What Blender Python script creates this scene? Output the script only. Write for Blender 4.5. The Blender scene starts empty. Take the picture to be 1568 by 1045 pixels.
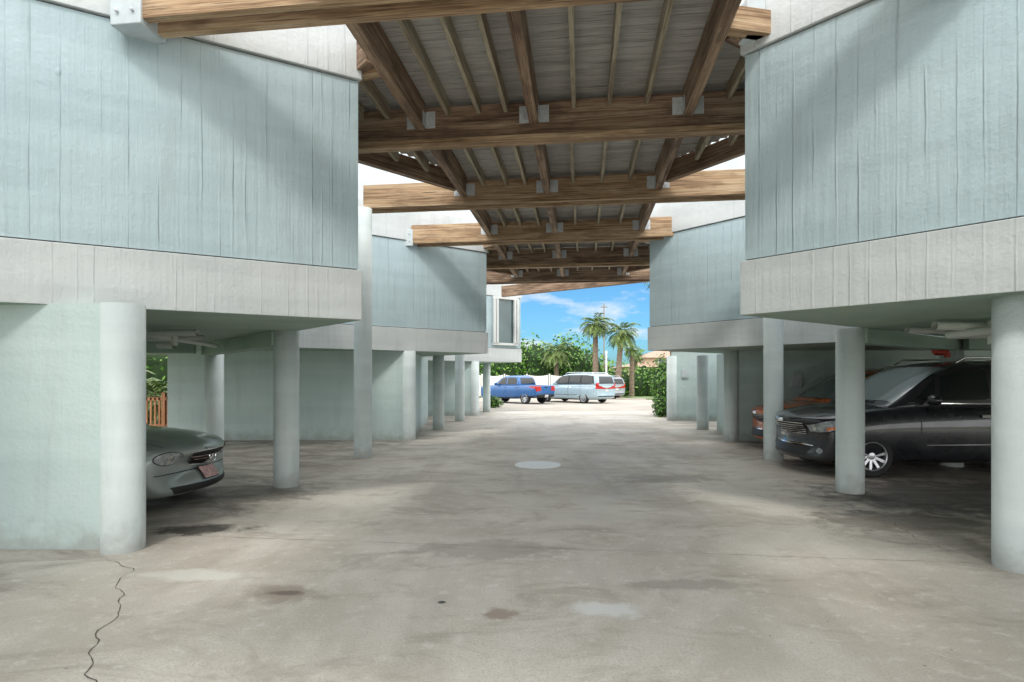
import bpy, bmesh, math, random
from mathutils import Vector, Matrix, noise
from mathutils.bvhtree import BVHTree
random.seed(7)
S=bpy.context.scene
COL=S.collection

# ---------------------------------------------------------------- materials
class NT:
    def __init__(s,name):
        s.m=bpy.data.materials.new(name); s.m.use_nodes=True
        s.t=s.m.node_tree; s.b=s.t.nodes['Principled BSDF']
    def n(s,typ,ins=None,**kw):
        nd=s.t.nodes.new(typ)
        for k,v in kw.items(): setattr(nd,k,v)
        if ins:
            for k,v in ins.items(): s.set(nd.inputs[k],v)
        return nd
    def set(s,inp,v):
        if isinstance(v,bpy.types.NodeSocket): s.t.links.new(v,inp)
        else: inp.default_value=v
    def math(s,op,a,b=0.0,c=None):
        nd=s.n('ShaderNodeMath',operation=op); s.set(nd.inputs[0],a); s.set(nd.inputs[1],b)
        if c is not None: s.set(nd.inputs[2],c)
        return nd.outputs[0]
    def mr(s,v,a,b,c=0.0,d=1.0):
        nd=s.n('ShaderNodeMapRange',interpolation_type='SMOOTHSTEP'); s.set(nd.inputs[0],v)
        for i,x in enumerate((a,b,c,d)): nd.inputs[i+1].default_value=x
        return nd.outputs[0]
    def mix(s,f,a,b,bt='MIX'):
        nd=s.n('ShaderNodeMix',data_type='RGBA',blend_type=bt)
        s.set(nd.inputs[0],f); s.set(nd.inputs[6],a if not isinstance(a,tuple) else (*a[:3],1)); s.set(nd.inputs[7],b if not isinstance(b,tuple) else (*b[:3],1))
        return nd.outputs[2]
    def noise(s,vec,scale,detail=4,rough=.55,dist=0):
        nd=s.n('ShaderNodeTexNoise'); s.set(nd.inputs['Vector'],vec)
        nd.inputs['Scale'].default_value=scale; nd.inputs['Detail'].default_value=detail
        nd.inputs['Roughness'].default_value=rough; nd.inputs['Distortion'].default_value=dist
        return nd.outputs[0]
    def map(s,vec,sc=(1,1,1),loc=(0,0,0)):
        nd=s.n('ShaderNodeMapping'); s.set(nd.inputs[0],vec); nd.inputs['Scale'].default_value=sc; nd.inputs['Location'].default_value=loc
        return nd.outputs[0]
    def bump(s,h,st=.3,d=.01,nrm=None):
        nd=s.n('ShaderNodeBump'); s.set(nd.inputs['Height'],h); nd.inputs['Strength'].default_value=st; nd.inputs['Distance'].default_value=d
        if nrm is not None: s.set(nd.inputs['Normal'],nrm)
        return nd.outputs[0]
    def fin(s,col=None,rough=None,nrm=None,**kw):
        if col is not None: s.set(s.b.inputs['Base Color'],col if not isinstance(col,tuple) else (*col[:3],1))
        if rough is not None: s.set(s.b.inputs['Roughness'],rough)
        if nrm is not None: s.set(s.b.inputs['Normal'],nrm)
        for k,v in kw.items(): s.b.inputs[k].default_value=v
        return s.m
    def obj(s): return s.n('ShaderNodeTexCoord').outputs['Object']
    def uv(s): return s.n('ShaderNodeTexCoord').outputs['UV']

def simple(name,c,rough=.5,var=.12,scale=3,**kw):
    t=NT(name); o=t.obj(); n=t.noise(o,scale,2)
    c2=tuple(x*(1-var*2) for x in c)
    return t.fin(t.mix(n,c2,tuple(min(1,x*(1+var)) for x in c)),rough,**kw)

def wall_mat(name,c1,c2,boards=1.0,base=False):
    t=NT(name); uv=t.uv()
    sep=t.n('ShaderNodeSeparateXYZ'); t.set(sep.inputs[0],uv)
    u=sep.outputs[0]
    u2=t.math('ADD',u,t.math('MULTIPLY',t.noise(t.map(uv,(1.5,.5,1)),2,3,.6),.035))
    vo=t.n('ShaderNodeTexVoronoi',voronoi_dimensions='1D',feature='DISTANCE_TO_EDGE'); t.set(vo.inputs['W'],u2)
    vo.inputs['Scale'].default_value=5.5; vo.inputs['Randomness'].default_value=1.0
    groove=t.mr(vo.outputs['Distance'],0.0,.075,1,0)
    brk=t.mr(t.noise(t.map(uv,(3.5,.35,1)),2.0,3,.6),.38,.66,.0,1)
    ridge=t.math('MULTIPLY',groove,brk)
    streak=t.noise(t.map(uv,(15,.35,1)),1,4,.6)
    kn=t.n('ShaderNodeTexVoronoi',feature='F1'); t.set(kn.inputs['Vector'],t.map(uv,(1,.7,1))); kn.inputs['Scale'].default_value=1.9
    knot=t.mr(kn.outputs['Distance'],.015,.06,1,0)
    fine=t.noise(uv,26,3,.6)
    lump=t.noise(uv,5,3,.6)
    h=t.math('ADD',t.math('MULTIPLY',ridge,.75*boards),t.math('MULTIPLY',streak,1.2*boards))
    h=t.math('ADD',h,t.math('MULTIPLY',knot,.6*boards))
    h=t.math('ADD',h,t.math('MULTIPLY',fine,.35))
    h=t.math('ADD',h,t.math('MULTIPLY',lump,.9))
    big=t.noise(t.map(uv,(.6,.8,1)),1.1,4,.6)
    col=t.mix(t.mr(big,.3,.7),c1,c2)
    pour=t.mr(t.noise(t.map(uv,(.12,2.4,1)),1,3),.44,.58)
    col=t.mix(t.math('MULTIPLY',pour,.24),col,tuple(min(1,x*1.2) for x in c2))
    dirt=t.mr(t.noise(t.map(uv,(2.2,.3,1)),1.5,4,.7),.48,.78)
    col=t.mix(t.math('MULTIPLY',dirt,.20),col,(.25,.28,.28))
    col=t.mix(t.math('MULTIPLY',ridge,.07*boards),col,tuple(x*.5 for x in c1))
    col=t.mix(t.math('MULTIPLY',t.mr(streak,.5,.72),.10*boards),col,tuple(x*.65 for x in c1))
    if base:
        lo=t.mr(t.math('ADD',sep.outputs[1],t.math('MULTIPLY',t.math('SUBTRACT',lump,.5),.5)),-.05,.32,.55,0)
        col=t.mix(lo,col,(.26,.25,.22))
    return t.fin(col,.72,t.bump(h,.85,.014))
def wood_mat(name,dark,mid,light,bleach=.5):
    t=NT(name); uv=t.uv()
    g=t.noise(t.map(uv,(.9,34,34)),1,4,.65,.6)
    g2=t.noise(t.map(uv,(.35,9,9)),1,3,.6,1.0)
    big=t.noise(t.map(uv,(.8,2.6,1)),1.3,4,.65)
    r=t.n('ShaderNodeValToRGB'); t.set(r.inputs[0],t.math('ADD',t.math('MULTIPLY',g,.6),t.math('MULTIPLY',g2,.4)))
    e=r.color_ramp.elements; e[0].position=.36; e[0].color=(*dark,1); e[1].position=.62; e[1].color=(*light,1)
    k=r.color_ramp.elements.new(.48); k.color=(*mid,1)
    col=t.mix(t.math('MULTIPLY',t.mr(big,.45,.62),bleach),r.outputs[0],tuple(x*.75 for x in dark))
    col=t.mix(t.math('MULTIPLY',t.mr(t.noise(t.map(uv,(1.2,70,70)),1,2),.6,.66),.8),col,tuple(x*.3 for x in dark))
    return t.fin(col,.8,t.bump(g,.7,.010))

M={}
M['blue']=wall_mat('blue_painted_concrete',(.395,.505,.54),(.45,.56,.59))
M['band']=wall_mat('grey_white_concrete_band',(.51,.545,.55),(.585,.615,.615),.7)
M['upper']=wall_mat('upper_storey_concrete',(.54,.61,.64),(.62,.68,.70),.6)
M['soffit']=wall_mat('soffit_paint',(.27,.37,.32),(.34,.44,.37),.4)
M['gwall']=wall_mat('ground_floor_wall_paint',(.47,.585,.58),(.54,.645,.63),.1,True)
M['column']=wall_mat('column_paint',(.56,.63,.63),(.64,.70,.69),.06,True)
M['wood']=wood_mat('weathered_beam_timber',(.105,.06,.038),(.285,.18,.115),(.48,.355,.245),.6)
M['wood2']=wood_mat('sunlit_beam_timber',(.17,.095,.05),(.44,.285,.16),(.62,.47,.31),.45)  # lighter copy of the beam timber, sunlit look put into its colour
M['joist']=wood_mat('joist_timber',(.22,.18,.12),(.42,.36,.26),(.54,.48,.36),.45)
M['deck']=wood_mat('deck_board_underside',(.36,.35,.33),(.50,.49,.465),(.58,.57,.545),.35)
M['fencewood']=wood_mat('fence_timber',(.2,.08,.04),(.38,.17,.08),(.5,.25,.13),.3)
M['metal']=simple('galvanised_steel',(.66,.69,.71),.5,.2,20,Metallic=.15)
M['bracket']=simple('painted_steel_bracket',(.58,.64,.66),.55,.12,9)
M['pvc']=simple('pvc_pipe',(.6,.64,.6),.5)
M['red']=simple('red_pipe_paint',(.45,.04,.02),.45)
M['black']=simple('black_plastic',(.014,.014,.015),.5)
M['tyre']=simple('tyre_rubber',(.025,.025,.026),.8,.2,20)
M['rim']=simple('alloy_wheel',(.62,.63,.65),.3,.05,5,Metallic=.8)
M['chrome']=simple('chrome_trim',(.8,.8,.8),.14,.03,5,Metallic=1.0)
M['glass']=simple('tinted_car_glass',(.012,.016,.016),.04,.1,2,IOR=1.6)
M['wsglass']=simple('windshield_glass',(.16,.20,.20),.04,.1,2,IOR=1.8)  # pale green-grey reflection painted into the glass base colour
M['lamp']=simple('headlamp_lens',(.42,.45,.46),.08,.5,16)
M['amber']=simple('amber_lens',(.75,.16,.02),.15,.1,9)
M['tail']=simple('red_lens',(.5,.015,.01),.15,.1,9)
M['plate']=simple('licence_plate',(.66,.42,.40),.5,.4,28)
M['whiteplate']=simple('white_plate',(.7,.7,.7),.5,.2,28)
M['whitepaint']=simple('white_vinyl',(.7,.7,.68),.5,.04,2)
M['stucco']=simple('peach_stucco',(.55,.42,.31),.8,.06,2)
M['rooftile']=simple('roof_tile',(.40,.28,.21),.8,.2,6)
M['winglass']=simple('window_glass',(.10,.16,.16),.06,.2,1,IOR=1.6)
M['winframe']=simple('window_frame_white',(.66,.68,.67),.5,.05,4)
M['bark']=simple('palm_bark',(.24,.18,.13),.9,.3,8)
M['lid']=simple('drain_lid_metal',(.86,.88,.88),.5,.06,9)
def paint(name,c,met=.3,rough=.3):
    t=NT(name); o=t.obj(); d=t.noise(o,2.2,3,.6)
    return t.fin(t.mix(t.mr(d,.35,.75),c,tuple(x*.86+.015 for x in c)),t.mr(d,.3,.8,rough*.8,rough*1.5),**{'Metallic':met,'Coat Weight':.8,'Coat Roughness':.04})
M['p_black']=paint('black_car_paint',(.008,.009,.014),.1,.28)
M['p_silver']=paint('pewter_car_paint',(.33,.37,.36),.45,.34)
M['p_orange']=paint('orange_car_paint',(.6,.14,.035),.1,.3)
M['p_blue']=paint('blue_truck_paint',(.010,.11,.34),.15,.3)
M['p_white']=paint('pale_blue_van_paint',(.36,.49,.56),.1,.3)
M['p_grey']=paint('grey_car_paint',(.3,.33,.35),.5,.3)
def leafmat(name,a,b,c):
    t=NT(name); g=t.n('ShaderNodeNewGeometry'); r=t.n('ShaderNodeValToRGB'); t.set(r.inputs[0],g.outputs['Random Per Island'])
    e=r.color_ramp.elements; e[0].color=(*a,1); e[1].color=(*c,1); k=e.new(.5); k.color=(*b,1)
    return t.fin(r.outputs[0],.5)
M['leaf']=leafmat('broad_leaf',(.035,.11,.010),(.08,.21,.02),(.17,.31,.045))
M['palmleaf']=leafmat('palm_leaf',(.06,.11,.02),(.12,.20,.045),(.24,.30,.09))
M['core']=simple('foliage_shade',(.02,.05,.01),.9,.3,4)

def ground_mat():
    t=NT('stained_concrete'); o=t.obj()
    a=t.noise(o,.4,5,.65,.6); b=t.noise(t.map(o,(.7,1.3,1)),1.5,6,.7,.8); f=t.noise(o,60,3,.7); w=t.noise(o,7,5,.7)
    col=t.mix(t.mr(a,.36,.62),(.50,.45,.385),(.68,.635,.565))
    col=t.mix(t.math('MULTIPLY',t.mr(b,.5,.68),.55),col,(.32,.28,.23))
    col=t.mix(t.math('MULTIPLY',t.mr(w,.52,.68),.38),col,(.78,.75,.69))
    col=t.mix(t.math('MULTIPLY',t.mr(f,.42,.72),.42),col,(.29,.255,.215))
    ln=t.noise(t.map(o,(1.6,.16,1)),1.0,3,.6)
    col=t.mix(t.math('MULTIPLY',t.mr(ln,.5,.72),.30),col,(.29,.255,.215))
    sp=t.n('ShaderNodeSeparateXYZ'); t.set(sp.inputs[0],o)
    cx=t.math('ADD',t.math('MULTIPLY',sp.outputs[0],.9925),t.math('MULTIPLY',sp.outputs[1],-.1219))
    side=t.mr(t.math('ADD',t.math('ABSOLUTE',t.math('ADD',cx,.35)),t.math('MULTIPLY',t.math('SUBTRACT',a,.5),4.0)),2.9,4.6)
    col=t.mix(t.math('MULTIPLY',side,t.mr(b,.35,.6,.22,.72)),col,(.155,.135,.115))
    vo=t.n('ShaderNodeTexVoronoi'); t.set(vo.inputs['Vector'],o); vo.inputs['Scale'].default_value=5
    spk=t.math('MULTIPLY',t.mr(vo.outputs['Distance'],.02,.06,1,0),t.mr(b,.42,.52))
    col=t.mix(t.math('MULTIPLY',spk,.65),col,(.07,.06,.05))
    pale=t.mr(t.noise(t.map(o,(1,1.6,1)),4.5,4,.6),.62,.70)
    col=t.mix(t.math('MULTIPLY',pale,.4),col,(.76,.75,.71))
    dn=t.noise(o,3.5,4,.7)
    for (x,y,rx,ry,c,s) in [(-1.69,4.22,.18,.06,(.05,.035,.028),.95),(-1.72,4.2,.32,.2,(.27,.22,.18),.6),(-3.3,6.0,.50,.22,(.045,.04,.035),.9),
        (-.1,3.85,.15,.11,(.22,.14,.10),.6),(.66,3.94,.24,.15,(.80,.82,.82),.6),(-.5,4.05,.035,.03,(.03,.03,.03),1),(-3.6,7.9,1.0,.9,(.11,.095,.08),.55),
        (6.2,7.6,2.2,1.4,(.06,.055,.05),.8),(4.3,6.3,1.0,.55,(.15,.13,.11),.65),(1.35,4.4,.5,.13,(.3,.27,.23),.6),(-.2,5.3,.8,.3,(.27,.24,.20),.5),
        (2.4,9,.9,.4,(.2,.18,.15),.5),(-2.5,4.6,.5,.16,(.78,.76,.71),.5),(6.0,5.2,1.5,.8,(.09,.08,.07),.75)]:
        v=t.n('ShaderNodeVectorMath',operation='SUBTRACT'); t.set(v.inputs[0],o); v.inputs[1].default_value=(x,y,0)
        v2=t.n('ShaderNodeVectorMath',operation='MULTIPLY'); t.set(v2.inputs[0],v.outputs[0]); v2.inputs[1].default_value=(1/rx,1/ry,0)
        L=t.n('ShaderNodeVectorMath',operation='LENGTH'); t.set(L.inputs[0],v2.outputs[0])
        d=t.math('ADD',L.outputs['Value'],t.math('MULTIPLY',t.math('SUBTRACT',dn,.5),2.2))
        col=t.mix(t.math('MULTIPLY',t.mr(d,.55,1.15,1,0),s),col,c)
    h=t.math('ADD',t.math('MULTIPLY',t.noise(o,60,2,.7),.5),t.noise(o,9,2,.7))
    return t.fin(col,t.mr(b,.3,.7,.45,.75),t.bump(h,.4,.006))
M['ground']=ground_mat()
t=NT('sunlit_lot_concrete'); o=t.obj()
M['lot']=t.fin(t.mix(t.mr(t.noise(o,.6,4,.6),.35,.65),(.33,.30,.255),(.41,.375,.33)),.85)
t=NT('grass_ground'); o=t.obj()
M['grass']=t.fin(t.mix(t.mr(t.noise(o,1.5,4,.7),.35,.65),(.05,.11,.02),(.12,.2,.04)),.9)
M['crack']=simple('crack_dark',(.12,.10,.08),.95,.3,9)
M['joint']=simple('joint_dirt',(.30,.27,.235),.95,.3,3)

# ---------------------------------------------------------------- mesh helpers
def empty(name,loc=(0,0,0),rz=0):
    e=bpy.data.objects.new(name,None); COL.objects.link(e); e.location=loc; e.rotation_euler=(0,0,rz); e.empty_display_size=.2
    return e
class MB:
    def __init__(s): s.bm=bmesh.new(); s.uv=s.bm.loops.layers.uv.new('UVMap'); s.mats=[]
    def mi(s,m):
        if m not in s.mats: s.mats.append(m)
        return s.mats.index(m)
    def face(s,pts,uvs,m,smooth=False):
        vs=[s.bm.verts.new(p) for p in pts]
        try: f=s.bm.faces.new(vs)
        except Exception: return
        f.material_index=s.mi(m); f.smooth=smooth
        for l,u in zip(f.loops,uvs): l[s.uv].uv=u
        return f
    def quad(s,a,b,c,d,m,off=(0,0)):
        a,b,c,d=map(Vector,(a,b,c,d)); w=(b-a).length; h=(d-a).length; o=off
        s.face((a,b,c,d),((o[0],o[1]),(o[0]+w,o[1]),(o[0]+w,o[1]+h),(o[0],o[1]+h)),m)
    def beam(s,p0,p1,w,h,m,up=(0,0,1)):
        p0=Vector(p0);p1=Vector(p1); d=(p1-p0).normalized(); u=Vector(up); sd=d.cross(u).normalized(); u=sd.cross(d).normalized()
        o=(random.random()*40,random.random()*40)
        q=lambda e,i,j:(p0 if e==0 else p1)+sd*(w/2*i)+u*(h*j)
        s.quad(q(0,-1,0),q(1,-1,0),q(1,-1,1),q(0,-1,1),m,o)
        s.quad(q(1,1,0),q(0,1,0),q(0,1,1),q(1,1,1),m,(o[0]+3,o[1]+1))
        s.quad(q(0,1,0),q(1,1,0),q(1,-1,0),q(0,-1,0),m,(o[0]+7,o[1]+2))
        s.quad(q(0,-1,1),q(1,-1,1),q(1,1,1),q(0,1,1),m,(o[0]+9,o[1]+3))
        s.quad(q(0,1,0),q(0,-1,0),q(0,-1,1),q(0,1,1),m,(o[0]+11,o[1]+5))
        s.quad(q(1,-1,0),q(1,1,0),q(1,1,1),q(1,-1,1),m,(o[0]+12,o[1]+6))
    def prism(s,pts,z0,z1,m,mb=None,mt=None,u0=0):
        n=len(pts); u=u0
        for i in range(n):
            a=pts[i];b=pts[(i+1)%n]; L=math.dist(a,b)
            s.face(((*a,z0),(*b,z0),(*b,z1),(*a,z1)),((u,z0),(u+L,z0),(u+L,z1),(u,z1)),m); u+=L+1.37
        s.face([(*p,z0) for p in reversed(pts)],[p for p in reversed(pts)],mb or m)
        s.face([(*p,z1) for p in pts],[p for p in pts],mt or m)
    def cyl(s,c,r,z0,z1,m,seg=40,r2=None):
        r2=r if r2 is None else r2
        for i in range(seg):
            a=2*math.pi*i/seg;b=2*math.pi*(i+1)/seg
            P=lambda t,rr,z:(c[0]+rr*math.cos(t),c[1]+rr*math.sin(t),z)
            s.face((P(a,r,z0),P(b,r,z0),P(b,r2,z1),P(a,r2,z1)),((a*r+c[0],z0),(b*r+c[0],z0),(b*r+c[0],z1),(a*r+c[0],z1)),m,True)
        s.face([(c[0]+r2*math.cos(2*math.pi*i/seg),c[1]+r2*math.sin(2*math.pi*i/seg),z1) for i in range(seg)],[(0,0)]*seg,m)
    def tube(s,pts,r,m,seg=12):
        for k in range(len(pts)-1):
            a=Vector(pts[k]);b=Vector(pts[k+1]);d=(b-a).normalized()
            x=d.cross(Vector((0,0,1)) if abs(d.z)<.9 else Vector((1,0,0))).normalized(); y=d.cross(x)
            for i in range(seg):
                t0=2*math.pi*i/seg;t1=2*math.pi*(i+1)/seg
                o0=x*math.cos(t0)*r+y*math.sin(t0)*r;o1=x*math.cos(t1)*r+y*math.sin(t1)*r
                s.face((a+o0,a+o1,b+o1,b+o0),((0,0),(1,0),(1,1),(0,1)),m,True)
    def done(s,name,parent=None,weld=True,bevel=0):
        if weld: bmesh.ops.remove_doubles(s.bm,verts=s.bm.verts,dist=1e-5)
        bmesh.ops.recalc_face_normals(s.bm,faces=s.bm.faces) if weld else None
        me=bpy.data.meshes.new(name); s.bm.to_mesh(me); s.bm.free()
        for m in s.mats: me.materials.append(m)
        ob=bpy.data.objects.new(name,me); COL.objects.link(ob)
        if parent: ob.parent=parent
        if bevel:
            b=ob.modifiers.new('b','BEVEL'); b.width=bevel; b.segments=2; b.limit_method='ANGLE'
        return ob

def offset_poly(pts,d):
    n=len(pts); out=[]
    for i in range(n):
        p=Vector(pts[i-1]);c=Vector(pts[i]);q=Vector(pts[(i+1)%n])
        e1=(c-p).normalized();e2=(q-c).normalized()
        n1=Vector((e1.y,-e1.x));n2=Vector((e2.y,-e2.x)); b=(n1+n2).normalized()
        out.append(tuple(c+b*(d/max(.35,b.dot(n1)))))
    return out

# ---------------------------------------------------------------- ground
mb=MB(); mb.quad((-400,-300,-.03),(400,-300,-.03),(400,700,-.03),(-400,700,-.03),M['grass']); mb.done('ground')
mb=MB(); mb.quad((-30,26.5,-.004),(60,26.5,-.004),(60,44.5,-.004),(-30,44.5,-.004),M['lot']); mb.done('parking_lot')
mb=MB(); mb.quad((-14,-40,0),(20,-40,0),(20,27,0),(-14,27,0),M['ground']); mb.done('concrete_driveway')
def ribbon(mb,pts,w,m,jit=.02,z=.004,step=.05):
    P=[]
    for a,b in zip(pts,pts[1:]):
        a=Vector(a);b=Vector(b);n=max(2,int((b-a).length/step))
        for i in range(n):
            q=a.lerp(b,i/n); nn=(b-a).normalized(); sd=Vector((-nn.y,nn.x))
            P.append((q+sd*(noise.noise(Vector((q.x*5,q.y*5,0)))*jit*2.4+random.uniform(-jit,jit)*.3),sd,w*random.uniform(.25,1.3)))
    for (a,s1,w1),(b,s2,w2) in zip(P,P[1:]):
        l=lambda q,s_,k:(q.x+s_.x*k,q.y+s_.y*k,z)
        mb.face((l(a,s1,-w1/2),l(b,s2,-w2/2),l(b,s2,w2/2),l(a,s1,w1/2)),((0,0),)*4,m)
mb=MB()
ribbon(mb,[(-3.55,5.0),(-3.2,4.75),(-3.05,4.4),(-2.75,4.0),(-2.62,3.6),(-2.45,3.3),(-2.2,3.0),(-2.0,2.6)],.007,M['crack'],.03)
ribbon(mb,[(3.3,7.9),(3.55,6.9),(4.2,6.3),(4.0,5.6),(4.1,5.0)],.006,M['crack'],.03)
ribbon(mb,[(1.8,8.2),(2.6,7.6),(3.3,7.2)],.005,M['crack'],.03)
mb.done('pavement_crack',weld=False)
mb=MB()
ribbon(mb,[(-3.3,5.75),(4.0,4.9)],.007,M['joint'],.004)
ribbon(mb,[(-6,9.3),(6,7.8)],.008,M['joint'],.004)
ribbon(mb,[(-6,15.3),(9,13.6)],.012,M['joint'],.004)
mb.done('pavement_joint',weld=False)
mb=MB(); mb.cyl((.47,10.4),.42,.0,.012,M['lid'],48); mb.cyl((.47,10.4),.36,.012,.018,M['lid'],48); mb.done('drain_cover')

# ---------------------------------------------------------------- buildings
ZB,ZL,ZU,ZT=2.28,2.885,5.10,7.6
def building(name,poly):
    e=empty(name)
    mb=MB(); mb.prism(poly,ZL,ZU,M['blue']); mb.done('blue_wall',e)
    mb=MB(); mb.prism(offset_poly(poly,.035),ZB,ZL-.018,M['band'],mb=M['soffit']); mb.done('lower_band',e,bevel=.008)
    mb=MB(); mb.prism(offset_poly(poly,-.02),ZL-.018,ZL,M['crack']); mb.done('joint_shadow_gap',e)
    mb=MB(); mb.prism(offset_poly(poly,.035),ZU+.016,5.95,M['band']); mb.done('upper_band',e,bevel=.008)
    mb=MB(); mb.prism(offset_poly(poly,-.02),ZU,ZU+.016,M['crack']); mb.done('upper_shadow_gap',e)
    mb=MB(); mb.prism(offset_poly(poly,-.01),5.95,ZT,M['upper']); mb.done('upper_storey_wall',e)
    return e
left=[(-12.5,-4.5),(-7.4,-6.2),(-2.92,-2.54),(-7.43,3.59),(-1.82,6.73),(-6.33,11.96),(-.72,16.0),(-5.23,21.2),(.38,25.3),(-4.1,30.5),(-11,30.5),(-10.6,14)]
right=[(12.6,-6),(13.2,18.2),(9,18.2),(3.46,14.3),(7.44,9.6),(2.54,6.2),(6.4,1.85),(1.7,-2.0),(5.4,-6)]
def area(p): return sum(p[i-1][0]*p[i][1]-p[i][0]*p[i-1][1] for i in range(len(p)))
if area(left)<0: left.reverse()
if area(right)<0: right.reverse()
bl=building('elevated_concrete_building',left)
br=building('elevated_concrete_building',right)
def cols(par,lst):
    mb=MB()
    for (x,y,z1) in lst: mb.cyl((x,y),.178,0,z1,M['column'],48)
    mb.done('round_columns',par)
cols(bl,[(-3.62,5.3,ZB),(-3.33,8.4,ZB),(-6.12,11.7,ZB),(-2.66,14.65,ZB),(-2.28,17.65,ZB),(-5.0,21,ZB),(-1.56,23.9,ZB),(-1.2,26.9,ZB),(-4.4,-.8,ZB),(-4.5,-3.9,ZB)])
cols(br,[(4.25,4.77,ZB),(4.73,7.96,ZB),(5.55,14.4,ZB),(5.9,17.6,ZB),(8.0,10.35,ZB),(5.95,21.2,2.4),(3.7,-.1,ZB),(3.2,-3.4,ZB)])
mb=MB()
def gwall(x0,y0,x1,y1,t=.14,z1=ZB+.01):
    d=Vector((x1-x0,y1-y0)).normalized(); s=Vector((d.y,-d.x))*t/2
    p=[(x0+s.x,y0+s.y),(x1+s.x,y1+s.y),(x1-s.x,y1-s.y),(x0-s.x,y0-s.y)]
    if area(p)<0: p.reverse()
    mb.prism(p,0,z1,M['gwall'],u0=random.random()*9)
gwall(-9.2,5.4,-3.68,5.36)
gwall(-8.8,14.6,-2.7,14.6)
gwall(-7.4,23.9,-1.6,23.9)
gwall(-2.7,14.7,-3.1,20.5)
gwall(-1.62,24.0,-2.0,29)
mb.done('ground_floor_walls',bl)
mb=MB()
gwall(5.6,14.4,12.2,14.4)
gwall(5.7,14.5,6.3,17.3)
gwall(5.95,21.2,9.5,21.2,.14,2.55)
gwall(8.5,14.5,8.7,21,.14,2.2)
mb.done('ground_floor_walls',br)
mb=MB()
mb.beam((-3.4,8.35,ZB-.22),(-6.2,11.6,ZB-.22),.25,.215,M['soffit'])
mb.beam((-6.3,11.3,ZB-.2),(-12,9.4,ZB-.2),.25,.195,M['soffit'])
mb.done('soffit_beams',bl)
mb=MB()
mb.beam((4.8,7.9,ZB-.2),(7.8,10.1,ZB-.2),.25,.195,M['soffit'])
mb.beam((7.9,9.9,ZB-.2),(12.5,8.4,ZB-.2),.25,.195,M['soffit'])
mb.done('soffit_beams',br)
mb=MB()
mb.tube([(-4.2,7.6,2.2),(-5.0,7.7,2.2),(-7.5,8.4,2.18)],.045,M['pvc'])
mb.tube([(-4.6,8.5,2.2),(-8,8.8,2.19)],.035,M['pvc'])
mb.tube([(-5.0,7.7,2.2),(-5.3,10.2,2.17)],.04,M['pvc'])
mb.tube([(-4.75,8.0,2.25),(-4.75,8.0,2.05),(-5.0,8.05,2.05)],.045,M['pvc'])
mb.done('drain_pipes',bl)
mb=MB()
mb.tube([(4.9,6.6,2.2),(7.4,6.8,2.18)],.05,M['pvc'])
mb.tube([(5.3,6.2,2.12),(5.3,6.9,2.12),(6.0,6.9,2.12)],.05,M['pvc'])
mb.tube([(5.0,7.2,2.2),(8,7.6,2.18)],.04,M['pvc'])
mb.tube([(5.5,6.5,2.25),(5.5,6.5,1.98),(6.3,6.6,1.98)],.055,M['pvc'])
mb.tube([(7.15,10.0,2.16),(7.4,10.0,2.16),(7.45,10.0,2.04),(7.65,10.0,2.04),(7.65,10,1.95)],.05,M['red'])
mb.done('drain_pipes',br)
e=empty('corner_window'); e.parent=bl
mb=MB()
a=Vector((-.86,24.41));b=Vector((.22,25.18)); d=(b-a).normalized(); nn=Vector((d.y,-d.x)); W=(b-a).length
P=lambda u,o,z:(a.x+d.x*u+nn.x*o,a.y+d.y*u+nn.y*o,z)
mb.beam(P(0,.06,3.0),P(W,.06,3.0),.12,.1,M['winframe']); mb.beam(P(0,.06,5.0),P(W,.06,5.0),.12,.1,M['winframe'])
for u in (.05,.2,W-.2,W-.05): mb.beam(P(u,.06,3.1),P(u,.06,5.0),.1,.1,M['winframe'],up=(nn.x,nn.y,0))
mb.quad(P(.2,.03,3.1),P(W-.2,.03,3.1),P(W-.2,.03,5.0),P(.2,.03,5.0),M['winglass'])
mb.done('window_frame_and_glass',e)

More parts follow.
